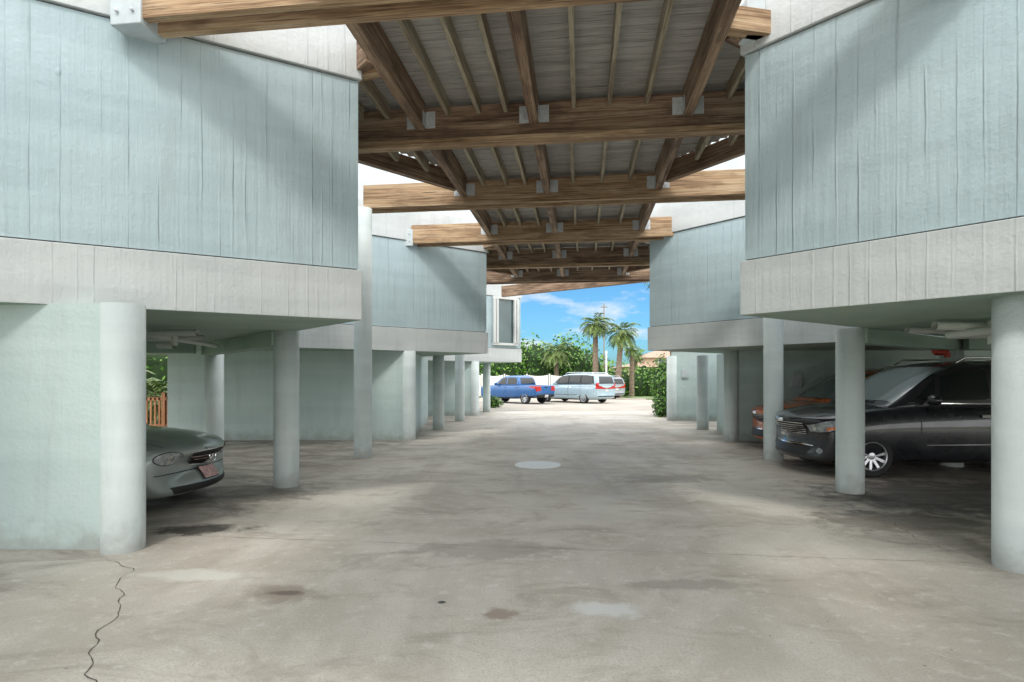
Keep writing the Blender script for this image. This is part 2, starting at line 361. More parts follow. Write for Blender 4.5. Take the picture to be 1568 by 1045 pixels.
# ---------------------------------------------------------------- timber walkway
AU=Vector((.1219,.9925));AV=Vector((.9925,-.1219))
def A(c,s,z=0): p=AU*s+AV*c; return (p.x,p.y,z)
wk=empty('timber_walkway')
K0=-1
SK={k:8.06+3.06*(k-2) for k in range(K0,7)}
mb=MB(); mh=MB(); mbr=MB(); mj=MB(); md=MB()
ends={0:(-4.3,3.5),1:(-4.2,3.3),2:(-4.4,3.72),3:(-4.4,3.75),4:(-4.33,3.5),5:(-4.4,3.7),6:(-4.4,3.75),-1:(-3.4,2.6)}
for k,s in SK.items():
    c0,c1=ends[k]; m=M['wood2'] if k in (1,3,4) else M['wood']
    mb.beam(A(c0,s,5.03),A(c1,s,5.03),.09,.47,m)
    mb.beam(A(c0,s+.2,5.0),A(c1,s+.2,5.0),.09,.5,m)
    if k in (2,5): mb.beam(A(c0,s-.02,4.93),A(c1,s-.02,4.93),.16,.095,M['wood2'])
    for i in range(int((c1-c0)/1.0)): mb.beam(A(c0+.5+i,s+.1,5.1),A(c0+.56+i,s+.1,5.1),.10,.3,M['wood'])
    if k in (1,4):
        mbr.beam(A(c0-.28,s+.1,4.97),A(c0+.04,s+.1,4.97),.34,.42,M['bracket'])
        mbr.beam(A(c1-.06,s+.1,4.97),A(c1+.30,s+.1,4.97),.34,.42,M['bracket'])
        for q in (-.2,-.04):
            for z in (5.08,5.26):
                p=A(c0+q,s-.072,z); mbr.beam(p,(p[0],p[1]-.03,p[2]),.03,.03,M['metal'])
    if k==6: continue
    sn=SK[k+1]
    for c in (-2.31,-.67,1.44):
        mb.beam(A(c,s+.25,5.17),A(c,sn-.05,5.17),.13,.39,M['wood'])
        for sg in (-1,1):
            mh.beam(A(c+sg*.14,sn-.052,5.2),A(c+sg*.14,sn-.046,5.2),.14,.24,M['metal'])
            mh.beam(A(c+sg*.069,sn-.2,5.2),A(c+sg*.069,sn-.05,5.2),.006,.2,M['metal'])
        for i in range(6):
            p=A(c+(-1)**i*.14,sn-.055,5.24+.06*(i//2)); mh.beam(p,(p[0],p[1]-.02,p[2]),.012,.012,M['bracket'])
    for c in (-1.9,-1.49,-1.08,-.14,.38,.91):
        c+=random.uniform(-.03,.03)
        mj.beam(A(c,s+.25,5.37),A(c,sn-.05,5.37),.055,.2,M['joist'])
for k in (2,5):
    s=SK[k]
    for sg,cc,ce in ((-1,-2.42,-4.35),(1,1.55,3.65)):
        s0=s-1.75; s1=s+2.8
        mb.beam(A(cc,s+2.75,5.22),A(ce,s+.3,5.22),.12,.34,M['wood'])
        mb.beam(A(cc,s0,5.22),A(ce,s-.06,5.22),.12,.34,M['wood'])
        for i in range(1,5):
            f=i/5; c=cc+(ce-cc)*f
            mj.beam(A(c,s0+(s-s0)*f+.1,5.36),A(c,s-.06,5.36),.06,.2,M['joist'])
            mj.beam(A(c,s+.26,5.36),A(c,s1-(s1-s)*f-.15,5.36),.06,.2,M['joist'])
    mb.beam(A(1.5,s-1.9,5.2),A(1.95,s-1.75,5.2),.14,.25,M['wood2'])
    mb.beam(A(-2.75,s-1.45,5.2),A(-2.35,s-1.55,5.2),.14,.25,M['wood2'])
    mbr.beam(A(1.70,s-1.74,5.2),A(1.9,s-1.7,5.2),.2,.4,M['bracket'])
mb.beam((-.4,24.0,5.0),(5.2,19.9,5.0),.16,.45,M['wood'])
def wing_ext(s):
    l,r=-2.42,1.55
    for k in (2,5):
        sk=SK[k]
        if sk-1.75<s<sk: f=(s-sk+1.75)/1.75; l=min(l,-2.42-1.93*f); r=max(r,1.55+2.1*f)
        elif sk<=s<sk+2.8: f=1-(s-sk)/2.8; l=min(l,-2.42-1.93*f); r=max(r,1.55+2.1*f)
    return l,r
s=SK[K0]
while s<SK[6]+.3:
    l,r=wing_ext(s+.07)
    md.beam(A(l,s+.068,5.575+random.uniform(0,.006)),A(r,s+.068,5.575),.134,.035,M['deck'])
    s+=.142
md.beam(A(-.43,SK[K0],5.618),A(-.43,SK[6]+.3,5.618),3.9,.03,M['deck'])
mb.done('timber_beams',wk,bevel=.006); mh.done('joist_hangers',wk); mbr.done('steel_brackets',wk,bevel=.01); mj.done('joists',wk); md.done('deck_boards',wk)
mb=MB()
for (c,s) in ((-3.0,11.45),(5.1,11.1),(-1.92,20.9)): mb.cyl((c,s),.178,0,4.995,M['column'],48)
mb.done('tall_support_columns',wk)

# ---------------------------------------------------------------- vehicles
def loft(name,rings,mat,parent,lv=2):
    bm=bmesh.new(); R=[]
    for r in rings:
        full=[(p[0],p[1],p[2]) for p in r]+[(p[0],-p[1],p[2]) for p in reversed(r[1:-1])]
        R.append([bm.verts.new(p) for p in full])
    n=len(R[0])
    for a,b in zip(R,R[1:]):
        for i in range(n): bm.faces.new((a[i],a[(i+1)%n],b[(i+1)%n],b[i]))
    bm.faces.new(list(reversed(R[0]))); bm.faces.new(R[-1])
    bmesh.ops.recalc_face_normals(bm,faces=bm.faces)
    for f in bm.faces: f.smooth=True
    me=bpy.data.meshes.new(name); bm.to_mesh(me); bm.free(); me.materials.append(mat)
    ob=bpy.data.objects.new(name,me); COL.objects.link(ob); ob.parent=parent
    sm=ob.modifiers.new('s','SUBSURF'); sm.levels=lv; sm.render_levels=lv
    return ob
def bake(ob):
    dg=bpy.context.evaluated_depsgraph_get(); dg.update()
    me=bpy.data.meshes.new_from_object(ob.evaluated_get(dg)); ob.modifiers.clear(); ob.data=me
def lower(sts):
    out=[]
    for (x,w,zb,zt,cr,cv) in sts:
        h=zt-zb
        half=[(0,zb),(.7*w,zb),(.93*w,zb+.03*h+.01),(.985*w,zb+.3*h),(w,zb+.58*h),(.985*w,zb+.82*h),(.925*w,zt-.02),(.80*w,zt+cr*.25),(.4*w,zt+cr*.85),(0,zt+cr)]
        out.append([(x+cv*(y/w)**2,y,z) for y,z in half])
    return out
def upper(sts):
    out=[]
    for (x,wb,wr,zb,zr) in sts:
        h=zr-zb
        half=[(0,zb-.12),(wb*.9,zb-.12),(wb,zb),(wb+(wr-wb)*.5,zb+h*.5),(wr,zr-min(.1,h*.3)),(wr*.9,zr-min(.025,h*.1)),(wr*.5,zr+.012),(0,zr+.02)]
        out.append([(x,y,z) for y,z in half])
    return out
def cylmesh(bm,c,r,y0,y1,seg=40):
    a=[bm.verts.new((c[0]+r*math.cos(2*math.pi*i/seg),y0,c[1]+r*math.sin(2*math.pi*i/seg))) for i in range(seg)]
    b=[bm.verts.new((c[0]+r*math.cos(2*math.pi*i/seg),y1,c[1]+r*math.sin(2*math.pi*i/seg))) for i in range(seg)]
    for i in range(seg): bm.faces.new((a[i],a[(i+1)%seg],b[(i+1)%seg],b[i]))
    bm.faces.new(list(reversed(a))); bm.faces.new(b)
def wheel(parent,x,y,r,spokes,side):
    mb=MB(); prof=[(r*.62,-.10),(r*.66,-.115),(r*.9,-.112),(r*.975,-.09),(r,-.06),(r,.06),(r*.975,.09),(r*.9,.112),(r*.66,.115),(r*.62,.10)]
    seg=40
    def lathe(prof,m):
        for i in range(seg):
            a=2*math.pi*i/seg;b=2*math.pi*(i+1)/seg
            for (r0,y0),(r1,y1) in zip(prof,prof[1:]):
                mb.face([(r0*math.cos(a),y0,r0*math.sin(a)),(r0*math.cos(b),y0,r0*math.sin(b)),(r1*math.cos(b),y1,r1*math.sin(b)),(r1*math.cos(a),y1,r1*math.sin(a))],((0,0),)*4,m,True)
    lathe(prof,M['tyre'])
    o=-1 if side<0 else 1
    lathe([(r*.68,o*.112),(r*.66,o*.118),(r*.62,o*.112),(r*.6,o*.07),(r*.58,o*.0)],M['rim'])
    lathe([(r*.6,o*.01),(.001,o*.0)],M['black'])
    lathe([(r*.17,o*.075),(r*.16,o*.09),(.001,o*.095)],M['rim'])
    for k in range(spokes):
        a=2*math.pi*k/spokes+.2
        d=Vector((math.cos(a),0,math.sin(a)))
        mb.beam(d*r*.1+Vector((0,o*.055,0)),d*r*.62+Vector((0,o*.075,0)),r*.12,.02,M['rim'],up=(0,o,0))
    ob=mb.done('wheel',parent,weld=False); ob.location=(x,y,r)
def resamp(pts,n):
    pts=[Vector(p) for p in pts]; L=[0]
    for a,b in zip(pts,pts[1:]): L.append(L[-1]+(b-a).length)
    out=[]
    for i in range(n):
        t=L[-1]*i/(n-1); k=0
        while k<len(L)-2 and L[k+1]<t: k+=1
        f=(t-L[k])/max(1e-9,L[k+1]-L[k]); out.append(pts[k].lerp(pts[k+1],f))
    return out
DIR={'side':(Vector((0,-5,0)),Vector((0,1,0))),'sideR':(Vector((0,5,0)),Vector((0,-1,0))),'front':(Vector((-5,0,0)),Vector((1,0,0))),'rear':(Vector((12,0,0)),Vector((-1,0,0))),'top':(Vector((0,0,5)),Vector((0,0,-1)))}
class Car:
    def __init__(s,name,loc,rz,mat,lo,up,arches,wr,cut=None,sc=1.0):
        s.e=empty(name,loc,rz); s.e.scale=(sc,)*3; s.mat=mat
        s.body=loft('body',lower(lo),mat,s.e); s.cab=loft('cabin',upper(up),mat,s.e)
        W=max(l[1] for l in lo)
        bm=bmesh.new()
        for x in arches:
            cylmesh(bm,(x,wr),wr+.055,-W-.3,-W+.30); cylmesh(bm,(x,wr),wr+.055,W-.30,W+.3)
        me=bpy.data.meshes.new('c'); bm.to_mesh(me); bm.free(); me.materials.append(M['black'])
        c=bpy.data.objects.new('c',me); COL.objects.link(c); c.parent=s.e
        cuts=[c]
        if cut:
            mb=MB(); mb.prism([(cut[0],-cut[4]),(cut[1],-cut[4]),(cut[1],cut[4]),(cut[0],cut[4])],cut[2],cut[3],M['black']); c2=mb.done('c2',s.e); cuts.append(c2)
        for q in cuts:
            md=s.body.modifiers.new('b','BOOLEAN'); md.object=q; md.operation='DIFFERENCE'; md.solver='EXACT'
            try: md.material_mode='TRANSFER'
            except Exception: pass
        vs=[];ps=[]
        for ob in (s.body,s.cab):
            md=[m for m in ob.modifiers if m.type=='BOOLEAN']
            for m in md: m.show_viewport=False
            dg=bpy.context.evaluated_depsgraph_get(); dg.update()
            me=ob.evaluated_get(dg).to_mesh(); b=len(vs)
            vs+=[v.co.copy() for v in me.vertices]; ps+=[[b+i for i in p.vertices] for p in me.polygons]
            for m in md: m.show_viewport=True
        s.bvh=BVHTree.FromPolygons(vs,ps)
        bake(s.body); bake(s.cab)
        for q in cuts: bpy.data.objects.remove(q)
        for p in s.body.data.polygons: p.use_smooth=True
        for x in arches:
            for sd in (-1,1): wheel(s.e,x,sd*(W-.135),wr,10 if wr>.3 else 9,sd)
        s.W=W
    def patch(s,name,A_,B_,ax,mat,off=.006,n=24,m=8):
        o,d=DIR[ax]; bm=bmesh.new(); a=resamp(A_,n); b=resamp(B_,n); G=[]
        for j in range(m+1):
            row=[]
            for i in range(n):
                p=a[i].lerp(b[i],j/m); st=p*1
                for q in range(3):
                    if abs(d[q])>.5: st[q]=o[q]
                hit,nr,_,_=s.bvh.ray_cast(st,d)
                if hit is None: hit,nr,_,_=s.bvh.find_nearest(p)
                if nr.dot(d)>0: nr=-nr
                row.append(bm.verts.new(hit+nr*off))
            G.append(row)
        for r0,r1 in zip(G,G[1:]):
            for i in range(n-1):
                try:
                    f=bm.faces.new((r0[i],r0[i+1],r1[i+1],r1[i])); f.smooth=True
                except Exception: pass
        bmesh.ops.remove_doubles(bm,verts=bm.verts,dist=1e-4)
        bmesh.ops.recalc_face_normals(bm,faces=bm.faces)
        me=bpy.data.meshes.new(name); bm.to_mesh(me); bm.free(); me.materials.append(mat)
        ob=bpy.data.objects.new(name,me); COL.objects.link(ob); ob.parent=s.e
        return ob
    def side(s,name,lo,hi,mat,off=.006,n=24,m=8):
        s.patch(name,[(x,0,z) for x,z in lo],[(x,0,z) for x,z in hi],'side',mat,off,n,m)
        s.patch(name,[(x,0,z) for x,z in lo],[(x,0,z) for x,z in hi],'sideR',mat,off,n,m)
    def fr(s,name,lo,hi,mat,ax='front',off=.006,both=True,n=24,m=8):
        s.patch(name,[(0,y,z) for y,z in lo],[(0,y,z) for y,z in hi],ax,mat,off,n,m)
        if both: s.patch(name,[(0,-y,z) for y,z in lo],[(0,-y,z) for y,z in hi],ax,mat,off,n,m)
    def top(s,name,lo,hi,mat,off=.006):
        s.patch(name,[(x,y,0) for x,y in lo],[(x,y,0) for x,y in hi],'top',mat,off)
    def seam(s,x0,z0,x1,z1,w=.012,m=None):
        if abs(x1-x0)>abs(z1-z0): s.side('seam',[(x0,z0-w/2),(x1,z1-w/2)],[(x0,z0+w/2),(x1,z1+w/2)],m or M['black'],.003,24,1)
        else: s.side('seam',[(x0-w/2,z0),(x1-w/2,z1)],[(x0+w/2,z0),(x1+w/2,z1)],m or M['black'],.003,16,1)
    def mirrors(s,x,y,z,k=1):
        for sd in (-1,1):
            bm=bmesh.new(); bmesh.ops.create_uvsphere(bm,u_segments=20,v_segments=12,radius=1)
            for v in bm.verts:
                v.co=Vector((x+v.co.x*.09*k*(1.0 if v.co.x<0 else .35),sd*(y+.12)+v.co.y*.125*k,z+v.co.z*.085*k))
            for f in bm.faces: f.smooth=True
            bmesh.ops.create_cube(bm,size=1,matrix=Matrix.Translation((x+.02,sd*(y+.0),z-.05))@Matrix.Diagonal((.09,.16,.04,1)))
            me=bpy.data.meshes.new('side_mirror'); bm.to_mesh(me); bm.free(); me.materials.append(s.mat)
            ob=bpy.data.objects.new('side_mirror',me); COL.objects.link(ob); ob.parent=s.e
def arc(cx,cy,rx,ry,a0,a1,n=14): return [(cx+rx*math.cos(math.radians(a0+(a1-a0)*i/n)),cy+ry*math.sin(math.radians(a0+(a1-a0)*i/n))) for i in range(n+1)]

VAN_LO=[(0.0,.72,.36,.78,.01,.30),(.03,.82,.25,.86,.015,.30),(.12,.91,.21,.91,.02,.26),(.4,.965,.19,.975,.04,.14),(.8,.985,.19,1.035,.05,.04),(1.3,.995,.19,1.09,.04,0),(1.9,1.0,.19,1.11,.0,0),(3,1.0,.19,1.13,0,0),(4.2,1.0,.2,1.14,0,0),(4.8,.98,.22,1.14,0,0),(5.03,.95,.27,1.1,0,-.06),(5.12,.9,.36,1.02,0,-.08),(5.13,.85,.42,.98,0,-.08)]
VAN_UP=[(1.18,.80,.70,1.05,1.08),(1.30,.86,.74,1.07,1.15),(1.72,.92,.78,1.09,1.45),(2.1,.94,.79,1.1,1.68),(2.38,.95,.80,1.11,1.77),(2.9,.95,.81,1.12,1.815),(3.8,.95,.81,1.13,1.82),(4.5,.94,.80,1.13,1.80),(4.85,.92,.78,1.13,1.76),(4.98,.91,.77,1.1,1.67),(5.06,.9,.8,1.1,1.35),(5.09,.88,.82,1.05,1.14)]
def van(name,loc,rz,mat,sc=1.0):
    c=Car(name,loc,rz,mat,VAN_LO,VAN_UP,(.98,4.06),.335,sc=sc)
    G=M['glass'];B=M['black'];K=M['chrome']
    c.top('windshield',[(1.38,-.80),(1.31,-.4),(1.29,0),(1.31,.4),(1.38,.80)],[(2.26,-.70),(2.2,-.35),(2.18,0),(2.2,.35),(2.26,.70)],M['wsglass'],.006)
    c.side('window_trim',[(1.58,1.17),(2.0,1.15),(4.85,1.19)],[(1.90,1.48),(2.26,1.65),(2.75,1.705),(4.2,1.70),(4.74,1.64)],B,.005)
    c.side('front_quarter_glass',[(1.7,1.2),(1.97,1.19)],[(2.0,1.48),(2.05,1.52)],G,.009)
    c.side('front_window',[(2.04,1.19),(2.82,1.2)],[(2.14,1.56),(2.4,1.635),(2.82,1.665)],G,.009)
    c.side('sliding_door_window',[(2.93,1.2),(3.78,1.21)],[(2.93,1.665),(3.78,1.665)],G,.009)
    c.side('rear_side_window',[(3.89,1.21),(4.76,1.23)],[(3.89,1.665),(4.3,1.66),(4.66,1.62)],G,.009)
    c.side('window_chrome',[(1.6,1.143),(2.8,1.135),(4.8,1.165)],[(1.6,1.155),(2.8,1.147),(4.8,1.177)],K,.011,40,1)
    c.fr('rear_window',[(-.72,1.18),(.72,1.18)],[(-.62,1.62),(.62,1.62)],G,'rear',.008,False)
    c.fr('tail_lamp',[(.76,.88),(.9,.90)],[(.74,1.25),(.84,1.25)],M['tail'],'rear',.012)
    c.side('tail_lamp_side',[(4.97,.88),(5.12,.88)],[(4.96,1.22),(5.05,1.22)],M['tail'],.01)
    c.fr('rear_plate',[(-.16,.72),(.16,.72)],[(-.16,.86),(.16,.86)],M['whiteplate'],'rear',.012,False)
    c.fr('rear_bumper_trim',[(-.8,.40),(.8,.40)],[(-.8,.46),(.8,.46)],B,'rear',.01,False)
    for x0,z0,x1,z1 in [(1.72,.3,1.72,1.12),(2.87,.26,2.87,1.15),(3.83,.5,3.83,1.16),(1.72,.27,3.4,.27)]: c.seam(x0,z0,x1,z1)
    c.seam(1.05,1.03,1.7,1.08,.01); c.seam(2.9,1.0,4.8,1.03,.014)
    c.side('side_moulding',[(1.8,.50),(2.8,.51),(3.6,.52)],[(1.8,.518),(2.8,.528),(3.6,.538)],K,.012,24,2)
    c.side('sill_trim',[(1.42,.2),(3.62,.2)],[(1.42,.26),(3.62,.26)],B,.008,24,2)
    c.side('door_handle',[(2.64,.93),(2.82,.935)],[(2.64,.965),(2.82,.97)],K,.03,10,3)
    c.side('door_handle',[(2.97,.935),(3.15,.94)],[(2.97,.97),(3.15,.975)],K,.03,10,3)
    c.mirrors(1.86,.96,1.2,1.1)
    mb=MB()
    for sd in (-1,1): mb.tube([(2.45,sd*.71,1.78),(2.6,sd*.71,1.86),(3.5,sd*.72,1.87),(4.5,sd*.70,1.85),(4.65,sd*.70,1.78)],.016,K)
    mb.done('roof_rails',c.e)
    c.fr('headlamp_housing',[(.50,.66),(.72,.66),(.90,.69),(.955,.74)],[(.49,.80),(.70,.83),(.88,.88),(.955,.90)],B,'front',.006)
    c.fr('headlamp',[(.52,.68),(.72,.68),(.88,.705),(.94,.75)],[(.51,.785),(.70,.815),(.87,.865),(.945,.885)],M['lamp'],'front',.012)
    c.fr('headlamp_bulb',arc(.64,.74,.04,.04,180,360),arc(.64,.74,.04,.04,180,0),K,'front',.018,True,14,4)
    c.fr('turn_lamp',[(.86,.71),(.94,.75)],[(.85,.76),(.94,.79)],M['amber'],'front',.018)
    c.fr('grille',[(-.42,.62),(.42,.62)],[(-.48,.815),(.48,.815)],B,'front',.008,False)
    for i in range(6):
        z=.625+i*.036; w=.42+.06*i/5
        c.fr('grille_bar',[(-w,z),(w,z)],[(-w,z+.013),(w,z+.013)],K,'front',.018,False,24,2)
    c.fr('badge',arc(0,.835,.09,.018,180,360),arc(0,.835,.09,.022,180,0),K,'front',.02,False,14,3)
    c.fr('lower_intake',[(-.5,.29),(.5,.29)],[(-.58,.44),(.58,.44)],B,'front',.006,False)
    c.fr('bumper_chrome',[(-.6,.445),(.6,.445)],[(-.6,.462),(.6,.462)],K,'front',.012,False,24,2)
    c.fr('fog_lamp',arc(.74,.39,.055,.045,180,360),arc(.74,.39,.055,.045,180,0),M['lamp'],'front',.012,True,14,4)
    c.fr('wiper',[(-.5,1.15),(.0,1.17)],[(-.5,1.16),(.0,1.18)],B,'front',.02,False,12,1)
    c.top('bonnet_seam',[(.25,-.70),(1.3,-.80)],[(.25,-.69),(1.3,-.79)],B,.003); c.top('bonnet_seam',[(.25,.70),(1.3,.80)],[(.25,.69),(1.3,.79)],B,.003)
    return c
van('minivan',(4.72,10.05,0),0,M['p_black'],1.035)
van('hatchback_car',(5.45,12.85,0),math.radians(0),M['p_orange'],.98)

SED_LO=[(0.0,.64,.33,.63,.01,.26),(.03,.74,.22,.69,.015,.28),(.12,.82,.18,.745,.025,.26),(.42,.865,.16,.80,.04,.12),(.9,.885,.16,.855,.05,.02),(1.35,.895,.16,.90,.03,0),(2.2,.90,.16,.93,0,0),(3.3,.90,.17,.95,0,0),(3.9,.885,.19,.96,.02,0),(4.3,.85,.23,.95,.02,-.05),(4.47,.8,.3,.88,.01,-.1),(4.5,.74,.38,.8,0,-.12)]
SED_UP=[(1.2,.74,.62,.88,.90),(1.35,.78,.64,.89,.99),(1.75,.82,.64,.92,1.22),(2.1,.83,.64,.93,1.365),(2.5,.84,.64,.94,1.415),(3.0,.84,.64,.94,1.39),(3.4,.82,.62,.95,1.27),(3.8,.79,.6,.95,1.08),(4.05,.75,.6,.95,.98)]
def sedan(name,loc,rz,mat,sc=1,star=True):
    c=Car(name,loc,rz,mat,SED_LO,SED_UP,(.86,3.55),.315,sc=sc); G=M['glass'];B=M['black'];K=M['chrome']
    c.top('windshield',[(1.42,-.70),(1.34,0),(1.42,.70)],[(2.08,-.58),(2.02,0),(2.08,.58)],M['wsglass'])
    c.top('rear_window',[(3.15,-.55),(3.2,0),(3.15,.55)],[(3.85,-.62),(3.9,0),(3.85,.62)],G)
    c.side('side_windows',[(1.72,.975),(3.6,1.0)],[(2.0,1.24),(2.4,1.335),(2.9,1.32),(3.35,1.18)],G,.008)
    c.seam(1.5,.26,1.5,.9);c.seam(2.75,.26,2.75,.93)
    c.side('door_handle',[(2.5,.78),(2.66,.78)],[(2.5,.81),(2.66,.81)],K,.025,10,3)
    c.side('side_moulding',[(1.3,.42),(3.1,.43)],[(1.3,.455),(3.1,.465)],mat,.014,20,2)
    c.mirrors(1.7,.84,.98,.9)
    c.fr('headlamp_rim',arc(.60,.625,.155,.078,180,340),arc(.60,.625,.155,.078,180,-20),B,'front',.005)
    c.fr('headlamp',arc(.60,.625,.145,.068,180,340),arc(.60,.625,.145,.068,180,-20),M['lamp'],'front',.011)
    c.fr('projector',arc(.585,.625,.04,.04,180,360),arc(.585,.625,.04,.04,180,0),K,'front',.016,True,14,4)
    c.fr('grille_surround',[(-.27,.505),(-.1,.495),(.1,.495),(.27,.505)],[(-.365,.665),(-.2,.68),(.2,.68),(.365,.665)],K,'front',.006,False)
    c.fr('grille',[(-.255,.518),(-.1,.508),(.1,.508),(.255,.518)],[(-.345,.655),(-.2,.668),(.2,.668),(.345,.655)],B,'front',.011,False)
    for i in range(3):
        z=.54+i*.038; w=.28+.045*i
        c.fr('grille_bar',[(-w,z),(w,z)],[(-w,z+.010),(w,z+.010)],K,'front',.018,False,20,2)
    if star:
        mb=MB(); R=.07
        h,_,_,_=c.bvh.ray_cast(Vector((-5,0,.59)),Vector((1,0,0))); x=h.x-.03
        mb.tube([(x,R*math.cos(2*math.pi*i/24),.59+R*math.sin(2*math.pi*i/24)) for i in range(25)],.009,K,8)
        for k in range(3):
            a=math.pi/2+k*2*math.pi/3; mb.tube([(x,0,.59),(x,R*math.cos(a),.59+R*math.sin(a))],.008,K,6)
        mb.done('badge',c.e,weld=False)
    c.fr('bumper_trim',[(-.74,.445),(.74,.445)],[(-.75,.455),(.75,.455)],B,'front',.006,False,24,2)
    c.fr('lower_intake',[(-.55,.22),(.55,.22)],[(-.6,.30),(.6,.30)],B,'front',.006,False)
    c.fr('plate_frame',[(-.165,.315),(.165,.315)],[(-.165,.465),(.165,.465)],B,'front',.024,False,8,4)
    c.fr('plate',[(-.155,.325),(.155,.325)],[(-.155,.455),(.155,.455)],M['plate'],'front',.03,False,8,4)
    c.fr('tail_lamp',[(.5,.66),(.78,.68)],[(.5,.8),(.76,.8)],M['tail'],'rear',.01)
    c.top('bonnet_seam',[(.3,-.62),(1.3,-.74)],[(.3,-.61),(1.3,-.73)],B,.003); c.top('bonnet_seam',[(.3,.62),(1.3,.74)],[(.3,.61),(1.3,.73)],B,.003)
    return c
sedan('coupe',(-3.75,7.25,0),math.radians(180),M['p_silver'],1.04)

TRK_LO=[(0.0,.72,.50,.80,.01,.22),(.03,.82,.36,.95,.015,.22),(.14,.89,.28,1.04,.02,.18),(.4,.915,.27,1.08,.03,.08),(.9,.92,.27,1.10,.04,0),(1.5,.92,.27,1.12,0,0),(2.6,.92,.28,1.13,0,0),(3.5,.92,.3,1.14,0,0),(4.4,.92,.34,1.14,0,0),(4.9,.91,.38,1.14,0,0),(5.0,.90,.44,1.12,0,-.02),(5.03,.88,.5,1.08,0,-.02)]
TRK_UP=[(1.25,.76,.66,1.08,1.11),(1.4,.82,.7,1.09,1.2),(1.75,.85,.71,1.1,1.48),(2.05,.86,.71,1.1,1.67),(2.4,.86,.72,1.12,1.725),(3.1,.86,.72,1.12,1.73),(3.42,.85,.72,1.12,1.69),(3.52,.84,.76,1.12,1.5),(3.58,.83,.8,1.1,1.15)]
def truck(name,loc,rz,mat):
    c=Car(name,loc,rz,mat,TRK_LO,TRK_UP,(.95,4.05),.36,cut=(3.66,4.93,.68,1.6,.76)); G=M['glass'];B=M['black'];K=M['chrome']
    c.top('windshield',[(1.46,-.74),(1.4,0),(1.46,.74)],[(2.02,-.64),(1.98,0),(2.02,.64)],M['wsglass'])
    c.side('front_window',[(1.75,1.17),(2.5,1.18)],[(2.02,1.5),(2.2,1.58),(2.5,1.60)],G,.008)
    c.side('rear_door_window',[(2.6,1.18),(3.38,1.19)],[(2.6,1.60),(3.1,1.60),(3.33,1.55)],G,.008)
    c.fr('cab_rear_window',[(-.64,1.22),(.64,1.22)],[(-.6,1.58),(.6,1.58)],G,'rear',.008,False)
    c.fr('tail_lamp',[(.76,.78),(.895,.78)],[(.76,1.08),(.895,1.08)],M['tail'],'rear',.012)
    c.side('tail_lamp_side',[(4.95,.8),(5.01,.8)],[(4.95,1.08),(5.01,1.08)],M['tail'],.01,8,4)
    c.fr('rear_bumper',[(-.87,.42),(.87,.42)],[(-.87,.58),(.87,.58)],B,'rear',.03,False)
    c.fr('tailgate_seam',[(-.74,.64),(.74,.64)],[(-.74,.655),(.74,.655)],B,'rear',.006,False,20,1)
    c.fr('tailgate_handle',[(-.12,.98),(.12,.98)],[(-.12,1.04),(.12,1.04)],B,'rear',.01,False,8,3)
    c.fr('plate',[(-.16,.44),(.16,.44)],[(-.16,.56),(.16,.56)],M['whiteplate'],'rear',.05,False,8,3)
    for q in [(1.6,.4,1.6,1.12),(2.55,.36,2.55,1.15),(3.5,.45,3.5,1.12),(3.62,.5,3.62,1.14)]: c.seam(*q)
    c.side('sill_trim',[(1.5,.28),(3.5,.3)],[(1.5,.36),(3.5,.38)],B,.008,20,2)
    for x in (2.34,3.3): c.side('door_handle',[(x,.98),(x+.15,.98)],[(x,1.01),(x+.15,1.01)],B,.02,8,2)
    c.fr('headlamp',[(.62,.82),(.86,.84)],[(.62,.95),(.86,.95)],M['lamp'],'front',.01)
    c.fr('grille',[(-.58,.72),(.58,.72)],[(-.58,.93),(.58,.93)],B,'front',.01,False)
    c.mirrors(1.8,.9,1.2,1.0)
    return c
def place_rear(px,py,rz,L): return (px-L*math.cos(rz),py-L*math.sin(rz),0)
rz=math.radians(-42)
truck('pickup_truck',place_rear(2.05,34.4,rz,5.0),rz,M['p_blue'])
rz=math.radians(-47)
van('minivan',place_rear(5.75,35.2,rz,5.1),rz,M['p_white'],1.03)
rz=math.radians(-60)
van('sport_utility_vehicle',place_rear(8.0,42,rz,5.1),rz,M['p_grey'],.93)

# ---------------------------------------------------------------- vegetation
def rv(): 
    while True:
        v=Vector((random.uniform(-1,1),random.uniform(-1,1),random.uniform(-1,1)))
        if .05<v.length<1: return v.normalized()
def foliage(name,blobs,n,ls):
    bm=bmesh.new()
    tot=sum((b[3]*b[5]) for b in blobs)
    for b in blobs:
        k=int(n*b[3]*b[5]/tot)
        cv=bmesh.ops.create_icosphere(bm,subdivisions=2,radius=1)['verts']
        for v in cv:
            q=v.co*1; f=.74+.25*noise.noise(q*2+Vector(b[:3]))
            v.co=Vector((b[0]+q.x*b[3]*f,b[1]+q.y*b[4]*f,b[2]+q.z*b[5]*f))
        fs=set()
        for v in cv:
            for f in v.link_faces: fs.add(f)
        for f in fs: f.material_index=1
        for i in range(k):
            d=rv(); f=random.uniform(.76,1.08)+.26*noise.noise(d*2.4+Vector(b[:3]))
            c=Vector((b[0]+d.x*b[3]*f,b[1]+d.y*b[4]*f,b[2]+d.z*b[5]*f))
            if c.z<.02: continue
            nrm=(d+rv()*.9).normalized(); x=nrm.cross(rv()).normalized(); y=nrm.cross(x); s=ls*random.uniform(.6,1.3)
            vs=[bm.verts.new(c+x*s*a+y*s*e*.75) for a,e in ((-1,0),(-.3,-.7),(.6,-.55),(1,0),(.6,.55),(-.3,.7))]
            bm.faces.new(vs).material_index=0
    me=bpy.data.meshes.new(name); bm.to_mesh(me); bm.free(); me.materials.append(M['leaf']); me.materials.append(M['core'])
    ob=bpy.data.objects.new(name,me); COL.objects.link(ob); return ob
bl_=[]
x=-14
